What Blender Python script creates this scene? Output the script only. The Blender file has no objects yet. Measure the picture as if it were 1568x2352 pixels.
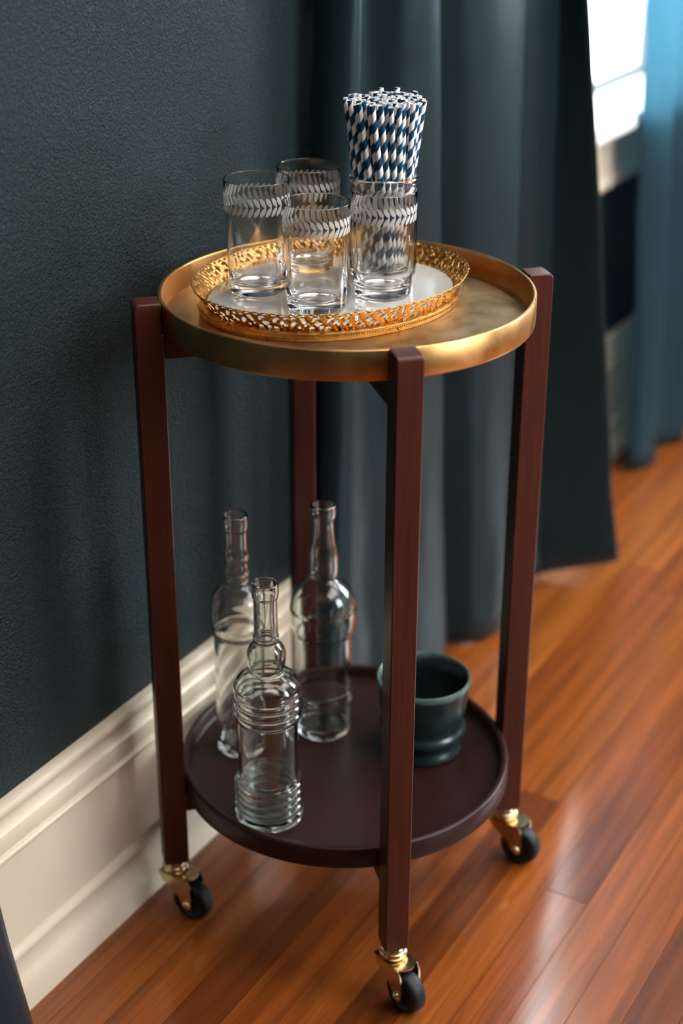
import bpy, bmesh, math, random
from mathutils import Vector, Matrix, noise
C = bpy.context.scene.collection
SC = bpy.context.scene
PI = math.pi
rnd = random.Random(11)

# ------------------------------------------------------------------ camera
cam = bpy.data.cameras.new('camera')
co = bpy.data.objects.new('camera', cam); C.objects.link(co)
RT = Vector((0.50230, -0.86470, 0.00330)).normalized()
FW = Vector((0.78060, 0.45180, -0.43200)).normalized()
RT = (RT - FW*RT.dot(FW)).normalized()
UP = RT.cross(FW)
mw = Matrix((( RT.x, UP.x, -FW.x, -1.4133), (RT.y, UP.y, -FW.y, -0.8118), (RT.z, UP.z, -FW.z, 1.3152), (0,0,0,1)))
co.matrix_world = mw
cam.sensor_fit = 'VERTICAL'; cam.sensor_height = 36.0; cam.sensor_width = 24.0
cam.lens = 3576.0*36.0/2352.0
cam.clip_start = 0.05; cam.clip_end = 60
cam.dof.use_dof = True; cam.dof.focus_distance = 1.66; cam.dof.aperture_fstop = 2.3
SC.camera = co

# ------------------------------------------------------------------ world, lights, exposure
w = bpy.data.worlds.new('overcast_sky'); SC.world = w; w.use_nodes = True
bg = w.node_tree.nodes['Background']; bg.inputs[0].default_value = (0.88, 0.95, 1.0, 1); bg.inputs[1].default_value = 18.0

def area(name, loc, target, sx, sy, energy, col):
    l = bpy.data.lights.new(name, 'AREA'); l.shape = 'RECTANGLE'; l.size = sx; l.size_y = sy; l.energy = energy; l.color = col
    o = bpy.data.objects.new(name, l); C.objects.link(o); o.location = loc
    d = Vector(target) - Vector(loc); o.rotation_euler = d.to_track_quat('-Z', 'Y').to_euler()
    return o
# daylight of the two windows outside the frame: the far end wall and the wall opposite the curtains
area('daylight_end_window', (2.64, -1.75, 1.60), (1.0, -1.75, 1.60), 1.30, 1.50, 62, (0.93, 0.97, 1.0))
area('daylight_side_window', (0.35, -3.24, 1.60), (0.35, -1.0, 1.60), 1.30, 1.50, 6, (0.97, 0.98, 1.0))
# added overhead fill, standing in for daylight bounced off the ceiling
area('ceiling_bounce_fill', (0.65, -1.35, 2.655), (0.65, -1.35, 0), 3.0, 2.2, 92, (1.0, 0.97, 0.93))

SC.view_settings.view_transform = 'Standard'; SC.view_settings.look = 'None'
SC.view_settings.exposure = 0.0; SC.view_settings.gamma = 1.0; SC.view_settings.use_curve_mapping = False
SC.cycles.use_denoising = True
SC.cycles.max_bounces = 16; SC.cycles.transmission_bounces = 16; SC.cycles.transparent_max_bounces = 12
SC.cycles.glossy_bounces = 6; SC.cycles.diffuse_bounces = 4
SC.cycles.sample_clamp_indirect = 6.0
SC.cycles.blur_glossy = 0.3

# ------------------------------------------------------------------ material helpers
def new_mat(name):
    m = bpy.data.materials.new(name); m.use_nodes = True
    nt = m.node_tree; b = nt.nodes['Principled BSDF']
    return m, nt, b
def N(nt, t, **kw):
    n = nt.nodes.new(t)
    for k, v in kw.items(): setattr(n, k, v)
    return n
def ramp(nt, fac, stops):
    r = N(nt, 'ShaderNodeValToRGB'); e = r.color_ramp.elements
    while len(e) < len(stops): e.new(0.5)
    for i, (p, c) in enumerate(stops):
        e[i].position = p; e[i].color = (c[0], c[1], c[2], 1)
    nt.links.new(fac, r.inputs[0]); return r.outputs[0]
def mapping(nt, scale, coord='Object', loc=(0,0,0)):
    if coord == 'Position':
        src = N(nt, 'ShaderNodeNewGeometry').outputs['Position']
    else:
        src = N(nt, 'ShaderNodeTexCoord').outputs[coord]
    mp = N(nt, 'ShaderNodeMapping'); mp.inputs['Scale'].default_value = scale; mp.inputs['Location'].default_value = loc
    nt.links.new(src, mp.inputs[0]); return mp.outputs[0]
def noise_tex(nt, vec, scale, detail=3, rough=.5, dist=0):
    n = N(nt, 'ShaderNodeTexNoise'); n.inputs['Scale'].default_value = scale; n.inputs['Detail'].default_value = detail
    n.inputs['Roughness'].default_value = rough; n.inputs['Distortion'].default_value = dist
    nt.links.new(vec, n.inputs['Vector']); return n.outputs['Fac']
def bump(nt, b, h, strength, dist):
    bp = N(nt, 'ShaderNodeBump'); bp.inputs['Strength'].default_value = strength; bp.inputs['Distance'].default_value = dist
    nt.links.new(h, bp.inputs['Height']); nt.links.new(bp.outputs[0], b.inputs['Normal']); return bp
def plain(name, col, rough=.5, metal=0, var=.12, scale=30, spec=.5, bumpd=0):
    m, nt, b = new_mat(name)
    v = mapping(nt, (1,1,1), 'Position'); n = noise_tex(nt, v, scale, 4)
    c = ramp(nt, n, [(.3, [x*(1-var) for x in col]), (.7, [min(1, x*(1+var)) for x in col])])
    nt.links.new(c, b.inputs['Base Color']); b.inputs['Roughness'].default_value = rough; b.inputs['Metallic'].default_value = metal
    b.inputs['Specular IOR Level'].default_value = spec
    if bumpd: bump(nt, b, n, .5, bumpd)
    return m

# wall paint: dark slate teal over orange-peel plaster
m_wall, nt, b = new_mat('teal_wall_paint')
v = mapping(nt, (1,1,1), 'Position')
n1 = noise_tex(nt, v, 300, 3, .6, .25); n2 = noise_tex(nt, v, 2.2, 2)
c = ramp(nt, n2, [(.3, (.0075,.0130,.0140)), (.7, (.0090,.0155,.0165))])
nt.links.new(c, b.inputs['Base Color']); b.inputs['Roughness'].default_value = .45; b.inputs['Specular IOR Level'].default_value = .2; b.inputs['Specular Tint'].default_value = (.62,.92,1,1)
h = ramp(nt, n1, [(.38, (0,0,0)), (.66, (1,1,1))]); bump(nt, b, h, .7, .0024)

m_trim = plain('cream_trim_paint', (.64,.53,.40), .35, var=.03, scale=6)
m_white = plain('white_window_paint', (.80,.80,.78), .4, var=.02)
m_ceil = plain('ceiling_paint', (.80,.78,.75), .8, var=.03)

# floor boards
m_plank, nt, b = new_mat('varnished_fir_plank')
oi = N(nt, 'ShaderNodeObjectInfo')
g = N(nt, 'ShaderNodeNewGeometry')
off = N(nt, 'ShaderNodeVectorMath', operation='SCALE'); off.inputs[3].default_value = 37.0
cmb = N(nt, 'ShaderNodeCombineXYZ')
for i in range(3): nt.links.new(oi.outputs['Random'], cmb.inputs[i])
nt.links.new(cmb.outputs[0], off.inputs[0])
add = N(nt, 'ShaderNodeVectorMath', operation='ADD'); nt.links.new(g.outputs['Position'], add.inputs[0]); nt.links.new(off.outputs[0], add.inputs[1])
mp = N(nt, 'ShaderNodeMapping'); mp.inputs['Scale'].default_value = (1.2, 26, 26); nt.links.new(add.outputs[0], mp.inputs[0])
mp2 = N(nt, 'ShaderNodeMapping'); mp2.inputs['Scale'].default_value = (3.0, 160, 160); nt.links.new(add.outputs[0], mp2.inputs[0])
ng = noise_tex(nt, mp.outputs[0], 2.0, 4, .55, .4); nf = noise_tex(nt, mp2.outputs[0], 2.0, 3, .6)
base = ramp(nt, oi.outputs['Random'], [(0, (.110,.025,.004)), (.25, (.165,.039,.005)), (.5, (.225,.058,.007)), (.75, (.190,.044,.006)), (1, (.28,.086,.011))])
gr = ramp(nt, ng, [(.3, (.55,.50,.45)), (.62, (1.12,1.12,1.12))])
fr = ramp(nt, nf, [(.32, (.72,.70,.68)), (.55, (1.05,1.05,1.05))])
mx = N(nt, 'ShaderNodeMix', data_type='RGBA', blend_type='MULTIPLY'); mx.inputs[0].default_value = 1
nt.links.new(base, mx.inputs[6]); nt.links.new(gr, mx.inputs[7])
mx2 = N(nt, 'ShaderNodeMix', data_type='RGBA', blend_type='MULTIPLY'); mx2.inputs[0].default_value = .9
nt.links.new(mx.outputs[2], mx2.inputs[6]); nt.links.new(fr, mx2.inputs[7])
nt.links.new(mx2.outputs[2], b.inputs['Base Color'])
vw = mapping(nt, (1,1,1), 'Position'); nw = noise_tex(nt, vw, 9, 4, .6)
rr = N(nt, 'ShaderNodeMapRange'); rr.inputs[3].default_value = .28; rr.inputs[4].default_value = .5; nt.links.new(nw, rr.inputs[0])
nt.links.new(rr.outputs[0], b.inputs['Roughness'])
bump(nt, b, nf, .12, .0006)
b.inputs['Coat Weight'].default_value = .7; b.inputs['Coat Roughness'].default_value = .10; b.inputs['Specular IOR Level'].default_value = .25
m_gap = plain('dark_floor_gap', (.02,.009,.005), .9)

# satin curtain
def satin(name, c0, c1, trans=None, rough=.36):
    m, nt, b = new_mat(name)
    v = mapping(nt, (1,1,1), 'Position'); n = noise_tex(nt, v, 3.0, 3)
    c = ramp(nt, n, [(.3, c0), (.7, c1)])
    nt.links.new(c, b.inputs['Base Color']); b.inputs['Roughness'].default_value = rough
    b.inputs['Specular IOR Level'].default_value = .27; b.inputs['Specular Tint'].default_value = (.6,.9,1,1); b.inputs['Sheen Weight'].default_value = .06; b.inputs['Sheen Roughness'].default_value = .4
    b.inputs['Sheen Tint'].default_value = (.55,.72,.78,1)
    v2 = mapping(nt, (1,1,.5), 'Position'); n2 = noise_tex(nt, v2, 14, 3, .5, .8); bump(nt, b, n2, .25, .006)
    if trans:
        t = N(nt, 'ShaderNodeBsdfTranslucent'); t.inputs[0].default_value = (*trans[0], 1)
        mixs = N(nt, 'ShaderNodeMixShader'); mixs.inputs[0].default_value = trans[1]
        nt.links.new(b.outputs[0], mixs.inputs[1]); nt.links.new(t.outputs[0], mixs.inputs[2])
        nt.links.new(mixs.outputs[0], nt.nodes['Material Output'].inputs[0])
    return m
m_curt = satin('dark_teal_satin', (.0062,.0135,.0160), (.0078,.0165,.0195))
m_curt_backlit = satin('backlit_teal_satin', (.012,.030,.042), (.016,.038,.052), ((.30,.56,.68), .36))  # same teal satin, with the window's backlight put into its bluer colour
m_navy = satin('navy_cloth', (.006,.010,.015), (.008,.012,.018))

# mahogany stain
def stain(name, c0, c1, rough, coat=.2):
    m, nt, b = new_mat(name)
    v = mapping(nt, (60,60,3), 'Object'); n = noise_tex(nt, v, 3.0, 4, .6, .3)
    c = ramp(nt, n, [(.3, c0), (.7, c1)])
    nt.links.new(c, b.inputs['Base Color']); b.inputs['Roughness'].default_value = rough
    b.inputs['Specular IOR Level'].default_value = .2; b.inputs['Coat Weight'].default_value = coat; b.inputs['Coat Roughness'].default_value = .25; bump(nt, b, n, .1, .0004); return m
m_mah = stain('mahogany_stain', (.040,.0095,.0060), (.070,.0165,.0095), .40)
m_shelf = stain('shaded_mahogany_stain', (.014,.0042,.0034), (.024,.0068,.0050), .40, .04)  # legs' mahogany copied darker: shade beneath the tray put into the colour

# aged brass
def brass(name, c0, c1, r0, r1, sc=(1,1,1), s=22, bd=.0002):
    m, nt, b = new_mat(name)
    v = mapping(nt, sc, 'Object'); n = noise_tex(nt, v, s, 5, .65); n2 = noise_tex(nt, v, s*9, 2, .6)
    c = ramp(nt, n, [(.3, c0), (.7, c1)]); nt.links.new(c, b.inputs['Base Color'])
    b.inputs['Metallic'].default_value = 1
    rr = N(nt, 'ShaderNodeMapRange'); rr.inputs[1].default_value = .3; rr.inputs[2].default_value = .7
    rr.inputs[3].default_value = r0; rr.inputs[4].default_value = r1; nt.links.new(n, rr.inputs[0]); nt.links.new(rr.outputs[0], b.inputs['Roughness'])
    bump(nt, b, n2, .3, bd); return m
m_brass = brass('aged_brass', (.46,.24,.082), (.60,.34,.13), .28, .44)
m_brass_floor = brass('mottled_brass', (.30,.20,.10), (.58,.44,.27), .34, .55, s=16, bd=.0004)
m_gold = brass('antique_gold_filigree', (.40,.20,.05), (.66,.38,.13), .24, .40, s=90)
m_castor_brass = brass('castor_brass', (.60,.48,.29), (.70,.58,.38), .18, .28)
m_black = plain('black_rubber', (.005,.006,.007), .5, spec=.3)

# glass
def glass(name, col=(1,1,1), rough=0, ior=1.5):
    m, nt, b = new_mat(name)
    v = mapping(nt, (1,1,1), 'Object'); n = noise_tex(nt, v, 20, 2)
    b.inputs['Base Color'].default_value = (*col, 1); b.inputs['Transmission Weight'].default_value = 1
    b.inputs['Roughness'].default_value = rough; b.inputs['IOR'].default_value = ior
    return m, nt, b, n
m_glass, nt, b, n = glass('clear_tumbler_glass', (.99,.99,.985))
m_jar, nt, b, n = glass('jar_glass', (.985,.985,.97)); bump(nt, b, n, .05, .002)
m_bottle, nt, b, n = glass('greenish_bottle_glass', (.93,.975,.955)); bump(nt, b, n, .25, .003)
m_bottle2, nt, b, n = glass('clear_bottle_glass', (.965,.975,.955)); bump(nt, b, n, .25, .003)
m_etch, nt, b = new_mat('frosted_etching')
v = mapping(nt, (1,1,1), 'Object'); n = noise_tex(nt, v, 400, 2)
c = ramp(nt, n, [(.3, (.80,.78,.75)), (.7, (.92,.90,.87))]); nt.links.new(c, b.inputs['Base Color'])
b.inputs['Roughness'].default_value = .55; b.inputs['Transmission Weight'].default_value = .55; b.inputs['IOR'].default_value = 1.3
m_pane = bpy.data.materials.new('window_glass'); m_pane.use_nodes = True; nt = m_pane.node_tree; nt.nodes.clear()
o_ = N(nt, 'ShaderNodeOutputMaterial'); t = N(nt, 'ShaderNodeBsdfTransparent'); gl = N(nt, 'ShaderNodeBsdfGlossy'); gl.inputs['Roughness'].default_value = .02
mx = N(nt, 'ShaderNodeMixShader'); mx.inputs[0].default_value = .06; nt.links.new(t.outputs[0], mx.inputs[1]); nt.links.new(gl.outputs[0], mx.inputs[2]); nt.links.new(mx.outputs[0], o_.inputs[0])

# old mirror: silvering under slightly dusty glass, dark foxing spots
m_mirror, nt, b = new_mat('foxed_mirror')
v = mapping(nt, (1,1,1), 'Object'); n = noise_tex(nt, v, 26, 4, .6)
c = ramp(nt, n, [(.30, (.25,.22,.16)), (.41, (.70,.68,.64)), (1, (.76,.75,.72))]); nt.links.new(c, b.inputs['Base Color'])
b.inputs['Metallic'].default_value = .42; b.inputs['Roughness'].default_value = .10

# paper straws: helical stripe in the straw's own coordinates
m_straw, nt, b = new_mat('striped_paper')
tc = N(nt, 'ShaderNodeTexCoord'); sx = N(nt, 'ShaderNodeSeparateXYZ'); nt.links.new(tc.outputs['Object'], sx.inputs[0])
at = N(nt, 'ShaderNodeMath', operation='ARCTAN2'); nt.links.new(sx.outputs[1], at.inputs[0]); nt.links.new(sx.outputs[0], at.inputs[1])
dv = N(nt, 'ShaderNodeMath', operation='DIVIDE'); nt.links.new(at.outputs[0], dv.inputs[0]); dv.inputs[1].default_value = 2*PI
zz = N(nt, 'ShaderNodeMath', operation='DIVIDE'); nt.links.new(sx.outputs[2], zz.inputs[0]); zz.inputs[1].default_value = .0208
sb = N(nt, 'ShaderNodeMath', operation='SUBTRACT'); nt.links.new(zz.outputs[0], sb.inputs[0]); nt.links.new(dv.outputs[0], sb.inputs[1])
oi = N(nt, 'ShaderNodeObjectInfo'); ad = N(nt, 'ShaderNodeMath', operation='ADD'); nt.links.new(sb.outputs[0], ad.inputs[0]); nt.links.new(oi.outputs['Random'], ad.inputs[1])
fr = N(nt, 'ShaderNodeMath', operation='FRACT'); nt.links.new(ad.outputs[0], fr.inputs[0])
gt = N(nt, 'ShaderNodeMath', operation='GREATER_THAN'); nt.links.new(fr.outputs[0], gt.inputs[0]); gt.inputs[1].default_value = .5
# the inside and the cut ends are white paper: radius below the outer skin
r2 = N(nt, 'ShaderNodeVectorMath', operation='LENGTH'); cx = N(nt, 'ShaderNodeCombineXYZ'); nt.links.new(sx.outputs[0], cx.inputs[0]); nt.links.new(sx.outputs[1], cx.inputs[1]); nt.links.new(cx.outputs[0], r2.inputs[0])
go = N(nt, 'ShaderNodeMath', operation='GREATER_THAN'); nt.links.new(r2.outputs['Value'], go.inputs[0]); go.inputs[1].default_value = .00280
ml = N(nt, 'ShaderNodeMath', operation='MULTIPLY'); nt.links.new(gt.outputs[0], ml.inputs[0]); nt.links.new(go.outputs[0], ml.inputs[1])
mx = N(nt, 'ShaderNodeMix', data_type='RGBA'); nt.links.new(ml.outputs[0], mx.inputs[0])
mx.inputs[6].default_value = (.86,.83,.79,1); mx.inputs[7].default_value = (.0015,.048,.110,1)
nt.links.new(mx.outputs[2], b.inputs['Base Color']); b.inputs['Roughness'].default_value = .6; b.inputs['Specular IOR Level'].default_value = .2

# teal glazed stoneware
m_mug, nt, b = new_mat('teal_glaze')
v = mapping(nt, (1,1,1), 'Object'); n = noise_tex(nt, v, 26, 4, .6)
c = ramp(nt, n, [(.3, (.004,.010,.010)), (.62, (.010,.028,.027)), (.8, (.03,.036,.026))]); nt.links.new(c, b.inputs['Base Color'])
b.inputs['Roughness'].default_value = .28; bump(nt, b, n, .2, .001)
m_rimglaze = plain('pale_teal_glaze', (.070,.125,.115), .3, var=.3, scale=60)

# ------------------------------------------------------------------ geometry helpers
def link(name, me, parent=None, loc=None):
    o = bpy.data.objects.new(name, me); C.objects.link(o)
    if parent: o.parent = parent
    if loc is not None: o.location = loc
    return o
def mesh(name, verts, faces, mat, smooth=False):
    me = bpy.data.meshes.new(name); me.from_pydata([tuple(v) for v in verts], [], faces); me.update()
    bm = bmesh.new(); bm.from_mesh(me); bmesh.ops.recalc_face_normals(bm, faces=bm.faces); bm.to_mesh(me); bm.free()
    if smooth: me.polygons.foreach_set('use_smooth', [True]*len(me.polygons))
    me.materials.append(mat); return me
def smooth_by_angle(me, deg=40):
    me.polygons.foreach_set('use_smooth', [True]*len(me.polygons))
    bm = bmesh.new(); bm.from_mesh(me)
    for e in bm.edges:
        if len(e.link_faces) == 2 and e.calc_face_angle(0) > math.radians(deg): e.smooth = False
    bm.to_mesh(me); bm.free()
def box_data(x0, x1, y0, y1, z0, z1):
    v = [(x0,y0,z0),(x1,y0,z0),(x1,y1,z0),(x0,y1,z0),(x0,y0,z1),(x1,y0,z1),(x1,y1,z1),(x0,y1,z1)]
    return v, [(0,3,2,1),(4,5,6,7),(0,1,5,4),(1,2,6,5),(2,3,7,6),(3,0,4,7)]
def bevel_mesh(me, w, seg=2):
    bm = bmesh.new(); bm.from_mesh(me)
    bmesh.ops.bevel(bm, geom=list(bm.edges), offset=w, segments=seg, affect='EDGES', profile=.5)
    bm.to_mesh(me); bm.free(); smooth_by_angle(me, 50)
def box(name, b6, mat, parent=None, bev=0):
    v, f = box_data(*b6); me = mesh(name, v, f, mat)
    if bev: bevel_mesh(me, bev)
    return link(name, me, parent)
def lathe_mesh(name, prof, mat, seg=64, closed=False, ang=45):
    """prof: (r, z) from bottom axis outward; r==0 points become poles. closed: ring profile."""
    v, f, rows = [], [], []
    for r, z in prof:
        if r < 1e-6: rows.append([len(v)]); v.append((0,0,z))
        else:
            rows.append(list(range(len(v), len(v)+seg)))
            v += [(r*math.cos(2*PI*i/seg), r*math.sin(2*PI*i/seg), z) for i in range(seg)]
    pairs = list(zip(rows, rows[1:])) + ([(rows[-1], rows[0])] if closed else [])
    for a, b in pairs:
        for i in range(seg):
            j = (i+1) % seg
            if len(a) == 1 and len(b) == 1: continue
            if len(a) == 1: f.append((a[0], b[i], b[j]))
            elif len(b) == 1: f.append((a[i], a[j], b[0]))
            else: f.append((a[i], a[j], b[j], b[i]))
    me = mesh(name, v, f, mat); smooth_by_angle(me, ang); return me
def spline(pts, n):
    """Catmull-Rom through pts (tuples), n samples per span"""
    out = []; P = [pts[0]] + list(pts) + [pts[-1]]
    for i in range(1, len(P)-2):
        for k in range(n):
            t = k/n; q = []
            for a, b, c, d in zip(P[i-1], P[i], P[i+1], P[i+2]):
                q.append(.5*((2*b)+(-a+c)*t+(2*a-5*b+4*c-d)*t*t+(-a+3*b-3*c+d)*t**3))
            out.append(tuple(q))
    out.append(tuple(pts[-1])); return out
def tag(o, label=None, cat=None, group=None, kind=None):
    if label: o['label'] = label
    if cat: o['category'] = cat
    if group: o['group'] = group
    if kind: o['kind'] = kind
    return o
def empty(name, loc=(0,0,0)):
    o = bpy.data.objects.new(name, None); C.objects.link(o); o.location = loc; o.empty_display_size = .05; return o

# ------------------------------------------------------------------ room shell
X0, X1, Y0, YW, H = -2.6, 2.6, -3.2, 0.226, 2.7
WX0, WX1, WZ0, WZ1, WT = 0.94, 1.76, 0.745, 2.25, 0.13     # window opening in the left wall
def wall_with_hole(name, mat, x0, x1, z0, z1, hx0, hx1, hz0, hz1, y0, y1, swap=False):
    xs = [x0, hx0, hx1, x1]; zs = [z0, hz0, hz1, z1]; v, f = [], []
    for y in (y0, y1):
        for z in zs:
            for x in xs: v.append((x, y, z) if not swap else (y, x, z))
    q = lambda s, i, j: s*16 + j*4 + i
    for i in range(3):
        for j in range(3):
            if i == 1 and j == 1: continue
            f.append((q(0,i,j), q(0,i+1,j), q(0,i+1,j+1), q(0,i,j+1))); f.append((q(1,i,j), q(1,i,j+1), q(1,i+1,j+1), q(1,i+1,j)))
    for a, b in (((1,1),(2,1)), ((2,1),(2,2)), ((2,2),(1,2)), ((1,2),(1,1)), ((0,0),(3,0)), ((3,0),(3,3)), ((3,3),(0,3)), ((0,3),(0,0))):
        # rim edges are split at the inner lines so the shell stays watertight
        n = max(abs(a[0]-b[0]), abs(a[1]-b[1])); sx_, sy_ = (b[0]-a[0])//n, (b[1]-a[1])//n
        for k in range(n):
            p = (a[0]+sx_*k, a[1]+sy_*k); r = (p[0]+sx_, p[1]+sy_)
            f.append((q(0,*p), q(0,*r), q(1,*r), q(1,*p)))
    o = link(name, mesh(name, v, f, mat)); return tag(o, kind='structure')
wall_with_hole('wall_left', m_wall, X0-.1, X1+.1, -.02, H, WX0, WX1, WZ0, WZ1, YW, YW+WT)
wall_with_hole('wall_back', m_wall, Y0-.1, YW, -.02, H, -2.4, -1.1, .85, 2.35, X1, X1+.12, swap=True)
tag(box('wall_front', (X0-.12, X0, Y0-.1, YW, -.02, H), m_wall), kind='structure')
wall_with_hole('wall_right', m_wall, X0-.1, X1+.1, -.02, H, -.3, 1.0, .85, 2.35, Y0-.1, Y0)
tag(box('ceiling', (X0-.12, X1+.12, Y0-.1, YW+WT, H, H+.1), m_ceil), kind='structure')

# floor: a dark sub-floor slab carrying the individual strip boards
floor = tag(box('floor', (X0-.12, X1+.12, Y0-.1, YW+WT, -.06, -.016), m_gap), kind='structure')
PW, YL = 0.0575, -0.2918
plank_meshes = {}
def plank_mesh(L):
    if L not in plank_meshes:
        v, f = box_data(0, L, -PW/2+.0004, PW/2-.0004, -.018, 0)
        me = mesh('plank', v, f, m_plank)
        plank_meshes[L] = me
    return plank_meshes[L]
pr = random.Random(5)
rows = range(-13, 9)
for k in rows:
    yc = YL + PW*(k+.5)
    if yc - PW/2 > YW - .01: continue
    x = -1.05 - pr.random()*.9
    while x < X1:
        L = pr.choice((1.2, 1.6, 2.0, 2.5))
        o = link('plank', plank_mesh(L), floor, (x, yc, pr.uniform(-.0003, .0003))); x += L + .0008
# boards further off, outside the frame: one joined piece
v, f = [], []
k0 = YL + PW*(-13)
y = k0
while y > Y0:
    a, q = box_data(X0, X1, y-PW+.0006, y-.0006, -.018, 0)
    f += [tuple(i+len(v) for i in t) for t in q]; v += a; y -= PW
y = k0
for y_ in [YL + PW*(k+.5) for k in rows]:
    if y_ - PW/2 > YW - .01: continue
    a, q = box_data(X0, -1.97, y_-PW/2+.0006, y_+PW/2-.0006, -.018, -.0006)
    f += [tuple(i+len(v) for i in t) for t in q]; v += a
tag(link('outlying_planks', mesh('outlying_planks', v, f, m_plank), floor), kind='stuff')

# baseboard: tall moulded profile swept along the left wall (children: cap moulding, plinth)
def sweep_x(name, prof, x0, x1, mat, parent=None):
    v = [(x, YW - d, z) for x in (x0, x1) for d, z in prof]; n = len(prof)
    f = [(i, i+1, n+i+1, n+i) for i in range(n-1)] + [(n-1, 0, n, 2*n-1)] + [tuple(range(n)), tuple(range(2*n-1, n-1, -1))]
    me = mesh(name, v, f, mat); smooth_by_angle(me, 35); return link(name, me, parent)
bbp = [(0,.222),(.0125,.222),(.0125,.219),(.0155,.2185),(.0170,.2165),(.0170,.2135),(.0150,.2105),(.0125,.2085),(.0115,.205),(.0115,.086),(0,.086)]
capp = [(0,.2805),(.009,.2805),(.0125,.2790),(.0140,.2765),(.0140,.2700),(.0125,.2670),(.0100,.2640),(.0088,.2580),(.0092,.2520),(.0110,.2475),(.0135,.2450),(.0138,.2430),(.0138,.2260),(.0125,.2225),(0,.2225)]
plip = [(0,.0855),(.0125,.0855),(.0165,.0830),(.0195,.0790),(.0200,.0755),(.0185,.0725),(.0165,.0700),(.0160,.0600),(.0165,.0520),(.0185,.0470),(.0225,.0420),(.0262,.0340),(.0275,.0250),(.0278,.0005),(0,.0005)]
for nm, xa, xb in (('baseboard_left', X0, X1),):
    bb = tag(sweep_x(nm, bbp, xa, xb, m_trim), kind='structure')
    sweep_x('cap_moulding', capp, xa, xb, m_trim, bb); sweep_x('plinth', plip, xa, xb, m_trim, bb)

# window in the left wall
win = empty('window_1', ((WX0+WX1)/2, YW, WZ0)); tag(win, kind='structure')
def wbox(name, b6, mat, bev=.003, parent=win):
    o = box(name, b6, mat, None, bev); o.parent = parent
    p = parent
    o.matrix_parent_inverse = Matrix.Translation(-Vector(p.location)) if p is win else Matrix()
    return o
wbox('casing', (WX0-.095, WX0, YW-.020, YW-.0005, WZ0-.02, WZ1), m_white)
wbox('casing', (WX1, WX1+.095, YW-.020, YW-.0005, WZ0-.02, WZ1), m_white)
wbox('head_casing', (WX0-.11, WX1+.11, YW-.024, YW-.0005, WZ1, WZ1+.12), m_white)
wbox('jamb', (WX0, WX0+.012, YW-.0005, YW+WT, WZ0, WZ1), m_white, .001)
wbox('jamb', (WX1-.012, WX1, YW-.0005, YW+WT, WZ0, WZ1), m_white, .001)
wbox('sill', (WX0-.125, WX1+.06, YW-.065, YW+WT+.02, WZ0-.026, WZ0+.005), m_white, .008)
apr = [(0,.715),(.018,.715),(.018,.70),(.014,.695),(.014,.63),(.018,.625),(.020,.61),(.016,.60),(0,.598)]
ap = sweep_x('apron', apr, WX0-.10, WX1+.0, m_trim); ap.parent = win; ap.matrix_parent_inverse = Matrix.Translation(-Vector(win.location))
sy = YW + .075
wbox('sash_stile', (WX0+.012, WX0+.035, sy, sy+.03, WZ0+.002, WZ1), m_white)
wbox('sash_stile', (WX1-.045, WX1-.012, sy, sy+.03, WZ0+.002, WZ1), m_white)
wbox('bottom_rail', (WX0+.045, WX1-.045, sy, sy+.03, WZ0+.005, WZ0+.024), m_white)
wbox('top_rail', (WX0+.045, WX1-.045, sy, sy+.03, WZ1-.05, WZ1), m_white)
wbox('meeting_rail', (WX0+.045, WX1-.045, sy, sy+.03, 1.50, 1.535), m_white)
wbox('pane', (WX0+.043, WX1-.043, sy+.012, sy+.015, WZ0+.020, 1.502), m_pane, 0)
wbox('pane', (WX0+.043, WX1-.043, sy+.012, sy+.015, 1.533, WZ1-.048), m_pane, 0)
fx, q = [], []
for b6 in ((-.88,-.85,-2.48,-.22,2.63,H-.001), (2.15,2.18,-2.48,-.22,2.63,H-.001), (-.85,2.15,-2.48,-2.45,2.63,H-.001), (-.85,2.15,-.25,-.22,2.63,H-.001)):
    a, t = box_data(*b6); q += [tuple(i+len(fx) for i in p) for p in t]; fx += a
tag(link('fill_light_frame', mesh('fill_light_frame', fx, q, m_white)), kind='structure')  # unseen frame added around the ceiling fill light
# frames of the two windows outside the frame
for n_, xx, y0_, y1_ in (('window_2', X1, -2.4, -1.1), ('window_3', Y0-.04, -.3, 1.0)):
    v, f = [], []
    for a0, a1, z0_, z1_ in ((y0_, y0_+.05, .85, 2.35), (y1_-.05, y1_, .85, 2.35), (y0_+.05, y1_-.05, .85, .9), (y0_+.05, y1_-.05, 2.3, 2.35)):
        a, q = box_data(xx, xx+.03, a0, a1, z0_, z1_) if n_ == 'window_2' else box_data(a0, a1, xx, xx+.03, z0_, z1_)
        f += [tuple(i+len(v) for i in t) for t in q]; v += a
    tag(link(n_, mesh(n_, v, f, m_white)), kind='structure')

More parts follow.
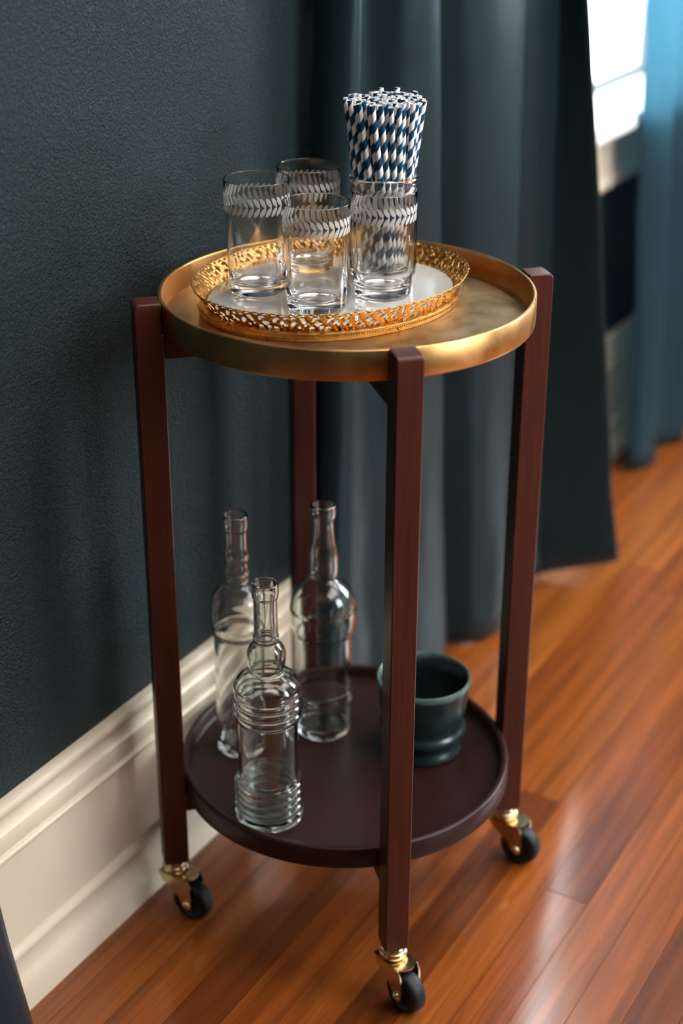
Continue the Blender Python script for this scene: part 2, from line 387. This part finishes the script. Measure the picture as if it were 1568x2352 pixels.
# ------------------------------------------------------------------ curtains
def curtain(name, top, bot, zref, ztop, mat, nz=60, ns=7, seed=0, zbot=.006, wr=.004, lift=None, drift=0):
    T, B = spline(top, ns), spline(bot, ns); nu = len(T); v, f = [], []
    for j in range(nz+1):
        z = zbot + (ztop-zbot)*(j/nz)
        t = min(1.12, z/zref)
        for i in range(nu):
            x = B[i][0] + (T[i][0]-B[i][0])*t; y = B[i][1] + (T[i][1]-B[i][1])*t
            q = noise.noise(Vector((x*5+seed, z*2.2, y*6))); q2 = noise.noise(Vector((x*16+seed, z*9, 3.1)))
            low = max(0, 1 - z/.8)
            y += q*wr*(1+low) + q2*.0016*(1+2.2*low)
            x += max(0, z-.95)*drift
            lf = 0
            if lift and i/(nu-1) > lift[0]: lf = lift[2]*min(1, (i/(nu-1)-lift[0])/(.07))*(1-j/nz)
            dz = lf + .006*noise.noise(Vector((x*7, 0, seed))) if j == 0 else 0
            v.append((x, y, z + max(0, dz)))
    for j in range(nz):
        for i in range(nu-1):
            a = j*nu+i; f.append((a, a+1, a+nu+1, a+nu))
    me = mesh(name, v, f, mat, True); o = link(name, me)
    s = o.modifiers.new('thick', 'SOLIDIFY'); s.thickness = .0018; s.offset = 0
    return o
top = [(.270,.205),(.268,.180),(.276,.158),(.292,.152),(.308,.168),(.328,.158),(.350,.128),(.380,.111),(.412,.106),(.430,.125),(.440,.165),(.478,.178),(.505,.150),(.540,.118),(.595,.100),(.655,.095),(.672,.115),(.682,.155),(.705,.165),(.728,.140),(.760,.119),(.800,.111),(.806,.104),(.797,.070),(.803,.066)]
bot = [(.237,.200),(.234,.182),(.246,.160),(.285,.150),(.315,.166),(.360,.162),(.420,.140),(.480,.128),(.535,.125),(.552,.140),(.562,.170),(.590,.178),(.612,.155),(.636,.122),(.665,.104),(.700,.098),(.716,.118),(.728,.155),(.770,.168),(.805,.152),(.855,.130),(.905,.122),(.918,.110),(.978,.006),(.986,.006)]
cl = curtain('curtain', top, bot, 1.05, 2.42, m_curt, seed=1.3, lift=(.90, 1.0, .030))
tag(cl, 'long dark teal satin curtain hanging in deep folds behind the bar cart', 'curtain', 'floor length curtains')
top = [(1.300,.155),(1.325,.140),(1.370,.122),(1.420,.135),(1.440,.150),(1.480,.135),(1.520,.112),(1.545,.135),(1.570,.150),(1.620,.130),(1.660,.112),(1.690,.140),(1.740,.150),(1.80,.118),(1.85,.150)]
bot = [(1.430,.150),(1.445,.130),(1.490,.115),(1.530,.130),(1.555,.145),(1.600,.125),(1.650,.105),(1.675,.130),(1.700,.148),(1.750,.125),(1.800,.105),(1.830,.135),(1.880,.148),(1.94,.110),(1.99,.145)]
cr = curtain('curtain', top, bot, 1.0, 2.42, m_curt_backlit, seed=7.7, wr=.006, drift=.32)
tag(cr, 'satin curtain coloured blue for the window light behind it, at the right edge, beyond the white window', 'curtain', 'floor length curtains')
top = [(-.70,.150),(-.67,.110),(-.63,.085),(-.60,.110),(-.58,.135),(-.545,.130),(-.520,.140)]
bot = [(-.68,.150),(-.64,.100),(-.60,.080),(-.55,.105),(-.51,.130),(-.465,.125),(-.438,.145)]
cn = curtain('curtain', top, bot, .5, 2.42, m_navy, seed=3.1, nz=40, wr=.002)
tag(cn, 'dark navy curtain hem cut by the left edge, in front of the baseboard', 'curtain', 'floor length curtains')
# ------------------------------------------------------------------ bar cart
cart = tag(empty('bar_cart', (0,0,0)), 'round mahogany bar cart on brass castors with a brass tray top', 'bar cart')
ZR, TW_, RT_ = 0.8057, 0.0330, 0.205            # rim of the brass tray
ZTB = ZR - TW_                                  # its underside
RIN, ROUT, WTAN, ZLT, ZLB = 0.2040, 0.2346, 0.0282, 0.8072, 0.0800
NOTCH = 0.2058
def leg_mesh():
    pr_ = [(RIN+.002, ZLB), (ROUT-.002, ZLB), (ROUT, ZLB+.003)]
    for k in range(7):
        a = k/6*PI/2; pr_.append((ROUT-.006+.006*math.cos(a), ZLT-.006+.006*math.sin(a)))
    pr_ += [(NOTCH+.0006, ZLT), (NOTCH, ZLT-.001), (NOTCH, ZTB), (RIN, ZTB), (RIN, ZLB+.003)]
    h, e = WTAN/2, .0012; v = []; n = len(pr_)
    cxm = (RIN+ROUT)/2; czm = (ZLB+ZLT)/2
    def inset(r, z, d): return (r + (d if r < cxm else -d), z + (d if z < czm else -d))
    for s, d in ((-h, e), (-h+e, 0), (h-e, 0), (h, e)):
        for r, z in pr_:
            rr, z2 = inset(r, z, d); v.append((rr, s, z2))
    f = [tuple(range(n)), tuple(range(4*n-1, 3*n-1, -1))]
    for k in range(3):
        for i in range(n):
            j = (i+1) % n; f.append((k*n+i, k*n+j, (k+1)*n+j, (k+1)*n+i))
    me = mesh('leg', v, f, m_mah); smooth_by_angle(me, 30); return me
lm = leg_mesh()
ANG = [-135, -45, 45, 135]
for a in ANG:
    o = link('leg', lm, cart); o.rotation_euler = (0, 0, math.radians(a))
# brass tray top
tt = [(0,ZTB),(RT_-.003,ZTB),(RT_-.0012,ZTB+.0004),(RT_-.0003,ZTB+.0016),(RT_,ZTB+.004),(RT_,ZR-.0012),(RT_-.0006,ZR-.0003),(RT_-.0014,ZR),(RT_-.0036,ZR),(RT_-.0044,ZR-.0004),(RT_-.0048,ZR-.0014),(RT_-.0050,ZTB+.009),(RT_-.0058,ZTB+.0062),(RT_-.0085,ZTB+.0048),(RT_-.012,ZTB+.0044)]
tray = link('tray_top', lathe_mesh('tray_top', tt, m_brass, 128), cart)
tag(tray, 'round aged brass tray top with a raised rim')
fl = link('tray_floor', lathe_mesh('tray_floor', [(0,ZTB+.0002),(RT_-.0115,ZTB+.0002),(RT_-.0115,ZTB+.0044),(0,ZTB+.0044)], m_brass_floor, 128), tray)
# lower shelf with a turned rim
RB, ZB, TB = 0.2034, 0.2077, 0.0280
sh = [(0,ZB-TB),(RB-.002,ZB-TB),(RB,ZB-TB+.002),(RB,ZB-.003),(RB-.0009,ZB-.0009),(RB-.003,ZB),(RB-.006,ZB),(RB-.0083,ZB-.001),(RB-.0092,ZB-.003),(RB-.0098,ZB-.014),(RB-.0115,ZB-.0168),(RB-.0145,ZB-.018),(0,ZB-.018)]
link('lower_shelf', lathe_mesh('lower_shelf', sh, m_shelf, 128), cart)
# cross bars under the tray and under the shelf
for zt, zb in ((ZTB-.0002, .7447), (ZB-TB-.0002, .1574)):
    for a in (45, 135):
        z1 = zt if a == 45 else zt
        o = box('cross_bar', (-RIN+.0003, RIN-.0003, -.0125, .0125, zb, z1), m_mah, None, .0012); o.parent = cart; o.rotation_euler = (0,0,math.radians(a))
        if a == 135:  # halved joint: this bar sits a touch lower
            o.scale = (1,1,1)
# castors: swivel collar (part) > fork, wheel, axle_bolt
RC = (RIN+ROUT)/2
col_m = lathe_mesh('castor', [(0,.0800),(.0145,.0800),(.0155,.0790),(.0155,.0755),(.0140,.0745),(.0160,.0735),(.0168,.0720),(.0168,.0675),(.0155,.0660),(.0120,.0652),(.0120,.0630),(0,.0630)][::-1], m_castor_brass, 40)
def fork_mesh():
    v, f = [], []
    def addp(poly, y0, y1):
        b0 = len(v); n = len(poly)
        for y in (y0, y1): v.extend([(x, y, z) for x, z in poly])
        f.append(tuple(range(b0, b0+n))); f.append(tuple(range(b0+2*n-1, b0+n-1, -1)))
        for i in range(n):
            j = (i+1) % n; f.append((b0+i, b0+j, b0+n+j, b0+n+i))
    side = [(-.017,.0632),(.027,.0632),(.0315,.055),(.0330,.030),(.0320,.0225),(.0265,.0190),(.0205,.0215),(.0140,.035),(-.010,.052)]
    addp(side, -.0150, -.0132); addp(side, .0132, .0150)
    # domed top plate, rounded towards the trailing side
    n = 14; top_ = [(-.017,-.015),(.018,-.015)] + [(.018+.014*math.sin(PI*k/n), -.015*math.cos(PI*k/n)) for k in range(1, n)] + [(.018,.015),(-.017,.015)]
    b0 = len(v); m_ = len(top_)
    for z in (.0617, .0636): v.extend([(x, y, z) for x, y in top_])
    f.append(tuple(range(b0+m_-1, b0-1, -1))); f.append(tuple(range(b0+m_, b0+2*m_)))
    for i in range(m_):
        j = (i+1) % m_; f.append((b0+i, b0+j, b0+m_+j, b0+m_+i))
    me = mesh('fork', v, f, m_castor_brass); smooth_by_angle(me, 30); return me
fork_m = fork_mesh()
wheel_m = lathe_mesh('wheel', [(0,-.0105),(.008,-.0105),(.009,-.0085),(.017,-.0085),(.019,-.0105),(.0240,-.0098),(.0262,-.0070),(.0268,-.002),(.0268,.002),(.0262,.0070),(.0240,.0098),(.019,.0105),(.017,.0085),(.009,.0085),(.008,.0105),(0,.0105)], m_black, 48)
bolt_m = lathe_mesh('axle_bolt', [(0,-.0190),(.0020,-.0188),(.0044,-.0176),(.0052,-.0158),(.0052,-.0151),(.0030,-.0150),(.0030,.0150),(.0052,.0151),(.0052,.0158),(.0044,.0176),(.0020,.0188),(0,.0190)], m_castor_brass, 12)
camA = math.radians(-59.9)     # direction of the picture's right-hand side on the floor
for a, trail in zip(ANG, (math.radians(-112), math.radians(-92), math.radians(60), math.radians(-92))):
    ar = math.radians(a)
    hub = link('castor', col_m, cart, (RC*math.cos(ar), RC*math.sin(ar), 0)); hub.rotation_euler = (0,0,trail)
    link('fork', fork_m, hub)
    for me, nm in ((wheel_m, 'wheel'), (bolt_m, 'axle_bolt')):
        o = link(nm, me, hub, (.0255, 0, .0272)); o.rotation_euler = (PI/2, 0, 0)

# ------------------------------------------------------------------ vanity tray
ZT = ZTB + .0046
VA, VB, VC, VANG = .1572, .1276, Vector((.0262, .0346, ZT)), math.atan2(-.3448, .9387)
van = tag(empty('vanity_tray', VC), 'oval mirrored vanity tray with pierced gold gallery on the brass top', 'tray')
van.rotation_euler = (0, 0, VANG)
def ell_pt(t, d, z):     # offset ellipse
    x, y = VA*math.cos(t), VB*math.sin(t); n = Vector((VB*math.cos(t), VA*math.sin(t), 0)).normalized()
    return (x + n.x*d, y + n.y*d, z)
# arc-length table
M = 720; tl = [0]
for i in range(M):
    a, b = ell_pt(2*PI*i/M, 0, 0), ell_pt(2*PI*(i+1)/M, 0, 0); tl.append(tl[-1] + math.dist(a, b))
PERI = tl[-1]
def t_of_s(s):
    s = s % PERI
    lo, hi = 0, M
    while hi - lo > 1:
        mid = (lo+hi)//2
        if tl[mid] <= s: lo = mid
        else: hi = mid
    return 2*PI*(lo + (s-tl[lo])/(tl[lo+1]-tl[lo]))/M
def ell_sweep(name, prof, mat, parent, seg=160, cap=False):
    v, f = [], []; n = len(prof)
    for i in range(seg):
        t = t_of_s(PERI*i/seg)
        for d, z in prof: v.append(ell_pt(t, d, z))
    for i in range(seg):
        j = (i+1) % seg
        for k in range(n-1 if cap else n):
            q = (k+1) % n; f.append((i*n+k, j*n+k, j*n+q, i*n+q))
    if cap:
        f.append(tuple(i*n+n-1 for i in range(seg))); f.append(tuple(i*n for i in range(seg-1, -1, -1)))
    me = mesh(name, v, f, mat); smooth_by_angle(me, 40); return link(name, me, parent)
ell_sweep('base', [(-.010,0),(-.001,0),(-.0005,.0006),(-.0005,.0068),(.0006,.0074),(.0020,.0080),(.0022,.0092),(.0012,.0100),(-.0020,.0104),(-.0075,.0106),(-.010,.0106)], m_gold, van)
# beaded line round the base
v, f = [], []
nb = 290
for i in range(nb):
    t = t_of_s(PERI*i/nb); p = Vector(ell_pt(t, -.0002, .0050)); b0 = len(v); r = .0009
    v += [(p.x+r, p.y, p.z), (p.x-r, p.y, p.z), (p.x, p.y+r, p.z), (p.x, p.y-r, p.z), (p.x, p.y, p.z+r), (p.x, p.y, p.z-r)]
    f += [tuple(b0+k for k in q) for q in ((0,2,4),(2,1,4),(1,3,4),(3,0,4),(2,0,5),(1,2,5),(3,1,5),(0,3,5))]
tag(link('beading', mesh('beading', v, f, m_gold, True), van), kind='stuff')
mir = ell_sweep('mirror', [(-.0098,.0004),(-.0098,.0112)], m_mirror, van, cap=True)
tag(mir, 'foxed silvery mirror plate')
ZM = ZT + .0112
# pierced gallery: holes are cut out of the strip by clipping a grid against a field
NREP = 16; HG = .0225
holes = [  # (u, v, ru, rv, angle) in a unit repeat: u 0..1 (about 54 mm), v 0..1 (height)
 (.02,.13,.050,.11,0),(.20,.15,.035,.13,25),(.34,.12,.060,.09,-28),
 (.14,.40,.075,.09,0),(.14,.33,.030,.10,0),
 (.46,.45,.040,.15,-25),(.53,.33,.035,.10,30),(.66,.36,.045,.14,-18),(.70,.47,.030,.10,25),(.60,.22,.012,.012,0),
 (.86,.55,.035,.17,22),(.84,.70,.045,.09,0),(.05,.66,.030,.16,-25),(.11,.74,.045,.08,-10),
 (.33,.58,.038,.15,-30),(.38,.70,.040,.08,-30),(.54,.74,.042,.09,-15),(.68,.76,.048,.07,5),
 (.78,.17,.030,.09,20),(.90,.30,.025,.09,-15),
 (.00,.905,.050,.045,0),(.165,.905,.050,.050,0),(.335,.905,.050,.045,0),(.50,.905,.050,.050,0),(.665,.905,.050,.045,0),(.835,.905,.050,.050,0)]
ASP = PERI/NREP/HG
def field(u, vv):
    top_ = .955 + .045*abs(math.sin(PI*6*(u+1/12)))           # scalloped crest
    fmin = (top_ - vv)*1.2
    for hu, hv, ru, rv, an in holes:
        for s in (-1, 0, 1):
            du, dv_ = (u-hu+s)*ASP, vv-hv
            if abs(du) > .5 or abs(dv_) > .35: continue
            c_, s_ = math.cos(math.radians(an)), math.sin(math.radians(an))
            a_, b_ = du*c_+dv_*s_, -du*s_+dv_*c_
            d = (math.sqrt((a_/(ru*ASP*1.05))**2+(b_/(rv*1.05))**2)-1)*min(ru*ASP, rv)
            fmin = min(fmin, d)
    return fmin
GU, GV = 64, 26
vid, V, F = {}, [], []
def key_pt(u, vv):
    k = (round(u*4096), round(vv*4096))
    if k not in vid: vid[k] = len(V); V.append((u, vv))
    return vid[k]
fg = [[field(i/GU, j/GV) for j in range(GV+1)] for i in range(GU+1)]
for i in range(GU):
    for j in range(GV):
        cs = [(i/GU, j/GV, fg[i][j]), ((i+1)/GU, j/GV, fg[i+1][j]), ((i+1)/GU, (j+1)/GV, fg[i+1][j+1]), (i/GU, (j+1)/GV, fg[i][j+1])]
        out = []
        for a, b in zip(cs, cs[1:]+cs[:1]):
            if a[2] > 0: out.append(key_pt(a[0], a[1]))
            if (a[2] > 0) != (b[2] > 0):
                t = a[2]/(a[2]-b[2]); t = min(.97, max(.03, t)); out.append(key_pt(a[0]+(b[0]-a[0])*t, a[1]+(b[1]-a[1])*t))
        q = []
        for k in out:
            if not q or q[-1] != k: q.append(k)
        if len(q) > 2 and q[0] == q[-1]: q.pop()
        if len(q) >= 3: F.append(q)
verts, faces = [], []
for r in range(NREP):
    b0 = len(verts)
    for u, vv in V:
        t = t_of_s(PERI*(r+u)/NREP)
        emb = .0007*math.sin(2*PI*3*u + 5*vv)*math.cos(7*vv+2*PI*2*u) + .0005*math.sin(2*PI*9*u)*math.sin(20*vv)
        d = -.0075 + .0150*vv**1.15 + emb
        verts.append(ell_pt(t, d, .0102 + HG*vv*.97))
    faces += [[b0+k for k in q] for q in F]
me = bpy.data.meshes.new('gallery'); me.from_pydata(verts, [], faces); me.update()
bm = bmesh.new(); bm.from_mesh(me); bmesh.ops.remove_doubles(bm, verts=bm.verts, dist=.00003); bmesh.ops.recalc_face_normals(bm, faces=bm.faces)
bm.to_mesh(me); bm.free(); me.polygons.foreach_set('use_smooth', [True]*len(me.polygons)); me.materials.append(m_gold)
gal = link('gallery', me, van); s = gal.modifiers.new('thick', 'SOLIDIFY'); s.thickness = .0008; s.offset = 0
tag(gal, 'pierced gold scrollwork gallery')
# rolled feet of the tray hidden; one small pin on the front of the base
pin = link('pin', lathe_mesh('pin', [(0,0),(.0012,0),(.0012,.0009),(.0007,.0014),(0,.0016)], m_gold, 10), van)
tp = t_of_s(PERI*.735); p = ell_pt(tp, -.0006, .0030); pin.location = p
nn = Vector((VB*math.cos(tp), VA*math.sin(tp), 0)).normalized(); pin.rotation_euler = nn.to_track_quat('Z', 'Y').to_euler()

# ------------------------------------------------------------------ tumblers
HT = .117
def tum_r(z): return .0312 + (.0364-.0312)*min(1, (z/HT))**.85
def tumbler_mesh():
    out = [(0,.0012),(.018,.0010),(.0235,.0003),(.0262,0),(.0290,.0004),(.0306,.0020),(.0313,.0045)]
    out += [(tum_r(z), z) for z in [HT*k/12 for k in range(1, 12)]] + [(.0364+.00075*math.cos(a)-.00075, HT-.00075+.00075*math.sin(a)) for a in [PI*k/10 for k in range(0, 11)]]
    inn = [(tum_r(z)-.0013 - .0009*max(0, 1-z/.05), z) for z in [HT*k/12 for k in range(11, 1, -1)]]
    inn += [(.0286,.0150),(.0262,.0118),(.0215,.0102),(.0120,.0096),(0,.0095)]
    return lathe_mesh('tumbler', out+inn, m_glass, 96, ang=60)
tm = tumbler_mesh()
def etch_mesh():
    """two rows of slanted leaf cuts wrapped round the tumbler just below the rim"""
    v, f = [], []; n = 34; zc = HT - .0225; rise = .0092; lean = .0062
    for k in range(n):
        for sgn in (1, -1):
            a0 = 2*PI*k/n; pts = []
            for q in range(9):
                t = q/8; wd = .0023*math.sin(PI*min(1, max(0, .04+.92*t)))**.7
                ax = lean*t; az = zc + sgn*(.0002 + rise*t)
                pts.append((ax, az, wd))
            b0 = len(v)
            L = math.hypot(lean, rise); nx, nz = rise/L, -sgn*lean/L
            for ax, az, wd in pts:
                for s in (-1, 0, 1):
                    x = ax + nx*wd*s; z = az + nz*wd*s; r = tum_r(z) + (.00022 if s == 0 else .00006)
                    an = a0 - x/r; v.append((r*math.cos(an), r*math.sin(an), z))
            for q in range(8):
                for s in range(2):
                    i = b0 + q*3 + s; f.append((i, i+1, i+4, i+3))
    return mesh('etched_band', v, f, m_etch, True)
em = etch_mesh()
glasses = [((-.0178,.1035), 1.085, 'clear tumbler with etched leaf band, farthest left on the tray, bare wall behind it', .3),
           ((.0837,.0994), 1.034, 'clear tumbler with etched leaf band at the back, beside the jar of straws', 1.1),
           ((-.0357,.0174), 1.0, 'clear tumbler with etched leaf band nearest the front edge of the mirrored tray', 2.2),
           ((.0449,-.0193), 1.0, 'clear tumbler with etched leaf band standing right in front of the straw jar', 4.0)]
for (x, y), sc, lab, rz in glasses:
    g_ = link('tumbler', tm, None, (x, y, ZM)); g_.scale = (1,1,sc); g_.rotation_euler = (0,0,rz)
    tag(g_, lab, 'glass', 'etched tumblers on the vanity tray')
    tag(link('etched_band', em, g_), 'frosted leaf band')

# ------------------------------------------------------------------ jar with straws
JX, JY, JH = .1122, .0178, .1150
jp = [(0,.0015),(.026,.0012),(.0335,0),(.0368,.0016),(.0382,.0050),(.0385,.012),(.0385,.078),(.0378,.084),(.0366,.088),(.0362,.0915),(.0370,.0930),(.0388,.0945),(.0392,.0965),(.0386,.0985),(.0368,.1000),(.0362,.1025),(.0364,.1055),(.0385,.1070),(.0396,.1090),(.0396,.1125),(.0390,.1143),(.0378,JH),(.0366,.1146),(.0358,.1130),(.0354,.1090),(.0346,.1040),(.0343,.0900),(.0352,.0850),(.0360,.0780),(.0362,.0140),(.0350,.0085),(.0310,.0060),(.0200,.0055),(0,.0055)]
jar = link('jar', lathe_mesh('jar', jp, m_jar, 96, ang=60), None, (JX, JY, ZM))
tag(jar, 'clear glass jar with a beaded neck holding paper straws', 'jar')
def straw_mesh(L):
    v, f = [], []; n = 14
    for r, z in ((.0030,0),(.0030,L),(.00245,L),(.00245,0)):
        v += [(r*math.cos(2*PI*i/n), r*math.sin(2*PI*i/n), z) for i in range(n)]
    for k in range(4):
        a, b = k*n, ((k+1) % 4)*n
        for i in range(n):
            j = (i+1) % n; f.append((a+i, a+j, b+j, b+i))
    me = mesh('paper_straw', v, f, m_straw); smooth_by_angle(me, 40); return me
SL = .192; sm = straw_mesh(SL)
sr = random.Random(3)
zb_ = ZM + .0060
ns_ = 78; ga = PI*(3-math.sqrt(5)); straws = []
pts = []
# hexagonal packing for the bundle's mouth, outer ones spread a little
stp = .0095
for i in range(-7, 8):
    for j in range(-7, 8):
        x, y = stp*(i + .5*(j % 2)), stp*.866*j
        r = math.hypot(x, y)
        if r < .0446: pts.append((x + sr.uniform(-.0008,.0008), y + sr.uniform(-.0008,.0008)))
tall = {}
def far_key(p): return p[0]*FW.x + p[1]*FW.y
def right_key(p): return p[0]*RT.x + p[1]*RT.y
backs = sorted(pts, key=far_key)[-14:]
tall = sorted(backs, key=right_key)
tallset = {tall[6]: .006, tall[10]: .0055, tall[13]: .0045}
names = ['leftmost', 'middle', 'rightmost']
tall_lab = {}
for i, k in enumerate(sorted(tallset, key=right_key)): tall_lab[k] = names[i]
PHI = math.radians(48)
front = [p for p in pts if not any(abs(right_key(q)-right_key(p)) < .0048 and far_key(q) < far_key(p) - .002 for q in pts)]
front.sort(key=right_key)
ORD = ['leftmost', 'second from the left', 'third from the left', 'fourth from the left', 'fifth from the left', 'sixth from the left', 'seventh from the left', 'eighth from the left', 'ninth from the left', 'tenth from the left', 'eleventh from the left', 'twelfth from the left', 'thirteenth from the left', 'fourteenth from the left', 'fifteenth from the left']
front_lab = {p: ('rightmost' if i == len(front)-1 else ORD[i]) for i, p in enumerate(front)}
for px_, py_ in pts:
    r = math.hypot(px_, py_); an = math.atan2(py_, px_)
    rb = r*.567; q = (rb*math.cos(an+PHI), rb*math.sin(an+PHI))
    tp_ = Vector((JX+px_, JY+py_, ZM + .1975)); bt_ = Vector((JX+q[0], JY+q[1], zb_))
    d = (tp_-bt_).normalized()
    o = link('paper_straw', sm, None, bt_ + d*(.0012 + (tallset.get((px_,py_), 0)) + sr.uniform(-.0006, .0030)))
    o.rotation_mode = 'QUATERNION'
    o.rotation_quaternion = d.to_track_quat('Z', 'Y') @ Matrix.Rotation(sr.uniform(0, 2*PI), 3, 'Z').to_quaternion()
    if (px_, py_) in tall_lab:
        tag(o, 'navy and white striped straw standing taller at the back of the jar, %s of three' % tall_lab[(px_,py_)], 'straw', 'taller straws at the back of the jar')
    elif (px_, py_) in front_lab:
        tag(o, 'navy and white striped straw in the front row of the jar, %s' % front_lab[(px_, py_)], 'straw', 'front row of straws in the jar')
    else:
        tag(o, 'striped paper straw packed behind the front row in the jar', 'straw', 'striped paper straws behind the front row')

# ------------------------------------------------------------------ bottles and mug on the lower shelf
ZS = ZB - .018
def bottle_mesh(name, outer, mat, wall=.0035, floor_t=.007):
    o = spline(outer, 4)
    inn = []
    for r, z in reversed(o):
        if z < floor_t + .004: break
        if z > outer[-1][1] - .0008: continue
        inn.append((max(.004, r - wall*(1.0 if z < .18 else .75)), z))
    rl = inn[-1][0]
    inn += [(rl*.96, floor_t+.0025), (rl*.85, floor_t), (rl*.5, floor_t+.0025), (0, floor_t+.005)]
    base_ = [(0,.0035),(o[0][0]*.6,.0020),(o[0][0]*.86,0)]
    return lathe_mesh(name, base_ + o + inn, mat, 72, ang=70)
def rings(z0, z1, n, r, amp):
    out = []
    for k in range(n):
        a = z0 + (z1-z0)*k/n; s_ = (z1-z0)/n
        out += [(r-amp, a+.08*s_), (r, a+.35*s_), (r, a+.65*s_), (r-amp, a+.92*s_)]
    return out
bA = [(.0385,.0008),(.0398,.0030)] + rings(.004,.056,5,.0402,.0022) + [(.0362,.0590),(.0354,.0620),(.0352,.100),(.0352,.1345),(.0362,.1375)] + rings(.139,.172,3,.0396,.0022) + [(.0395,.1765),(.0380,.1830),(.0330,.1905),(.0255,.1955),(.0195,.1990),(.0190,.2020),(.0210,.2080),(.0222,.2160),(.0224,.2220),(.0200,.2300),(.0160,.2360),(.0140,.2385),(.0146,.2405),(.0140,.2430),(.0148,.2452),(.0137,.2475),(.0135,.2600),(.0134,.2930),(.0148,.2955),(.0153,.3000),(.0153,.3090),(.0146,.3125),(.0120,.3130)]
bB = [(.0345,.0010),(.0352,.0040),(.0356,.0200),(.0366,.0430),(.0388,.0500),(.0388,.0570),(.0362,.0620),(.0357,.0700),(.0357,.1380),(.0372,.1440),(.0402,.1540),(.0418,.1700),(.0418,.1800),(.0395,.1930),(.0340,.2040),(.0260,.2130),(.0190,.2190),(.0172,.2230),(.0185,.2270),(.0190,.2330),(.0186,.2500),(.0178,.2570),(.0155,.2680),(.0138,.2850),(.0134,.2960),(.0148,.3020),(.0160,.3060),(.0162,.3160),(.0155,.3195),(.0128,.3200)]
bC = [(.0288,.0010),(.0298,.0050),(.0300,.0200),(.0300,.1600),(.0306,.1640),(.0298,.1660),(.0322,.1690),(.0318,.1715),(.0336,.1780),(.0336,.1900),(.0330,.2060),(.0310,.2170),(.0250,.2250),(.0180,.2300),(.0145,.2345),(.0156,.2400),(.0148,.2450),(.0158,.2500),(.0146,.2570),(.0146,.2640),(.0160,.2700),(.0160,.2760),(.0144,.2830),(.0142,.3050),(.0155,.3090),(.0157,.3180),(.0150,.3262),(.0126,.3268)]
for nm, pr_, mt, (x, y), lab in (
    ('glass_bottle', bA, m_bottle, (-.1433,.0206), 'greenish glass bottle with ribbed bands and bulb neck, nearest on the lower shelf'),
    ('glass_bottle', bB, m_bottle, (.0500,.0610), 'broad shouldered clear bottle with plain flared neck at the back of the shelf'),
    ('glass_bottle', bC, m_bottle2, (-.0400,.1290), 'slender straight sided clear bottle standing behind the ribbed bottle, nearest the wall')):
    o = link(nm, bottle_mesh(nm, pr_, mt), None, (x, y, ZS)); tag(o, lab, 'bottle', 'empty bottles on the lower shelf')
mo = [(.0488,.0006),(.0500,.0030),(.0496,.0070),(.0478,.0110),(.0462,.0150),(.0470,.0190),(.0500,.0230),(.0536,.0270),(.0550,.0310),(.0540,.0355),(.0512,.0400),(.0514,.0480),(.0540,.0620),(.0552,.0760),(.0568,.0890),(.0578,.0970)]
mrim = [(.0580,.0985),(.0586,.1020),(.0582,.1045),(.0566,.1052),(.0552,.1040),(.0546,.1010)]
mi = [(.0542,.0970),(.0528,.0800),(.0510,.0560),(.0470,.0300),(.0380,.0160),(.0200,.0125),(0,.0120)]
mug = link('stoneware_cup', lathe_mesh('stoneware_cup', [(0,.004),(.042,.0035),(.046,.0006)] + spline(mo, 3) + [(.0575,.0985)] + mi, m_mug, 72, ang=70), None, (.0766, -.0687, ZS))
tag(mug, 'dark teal glazed handmade stoneware cup on the lower shelf', 'cup')
link('rim', lathe_mesh('rim', [(.0545,.0978),(.0582,.0978)] + mrim[1:], m_rimglaze, 72, closed=True), mug)
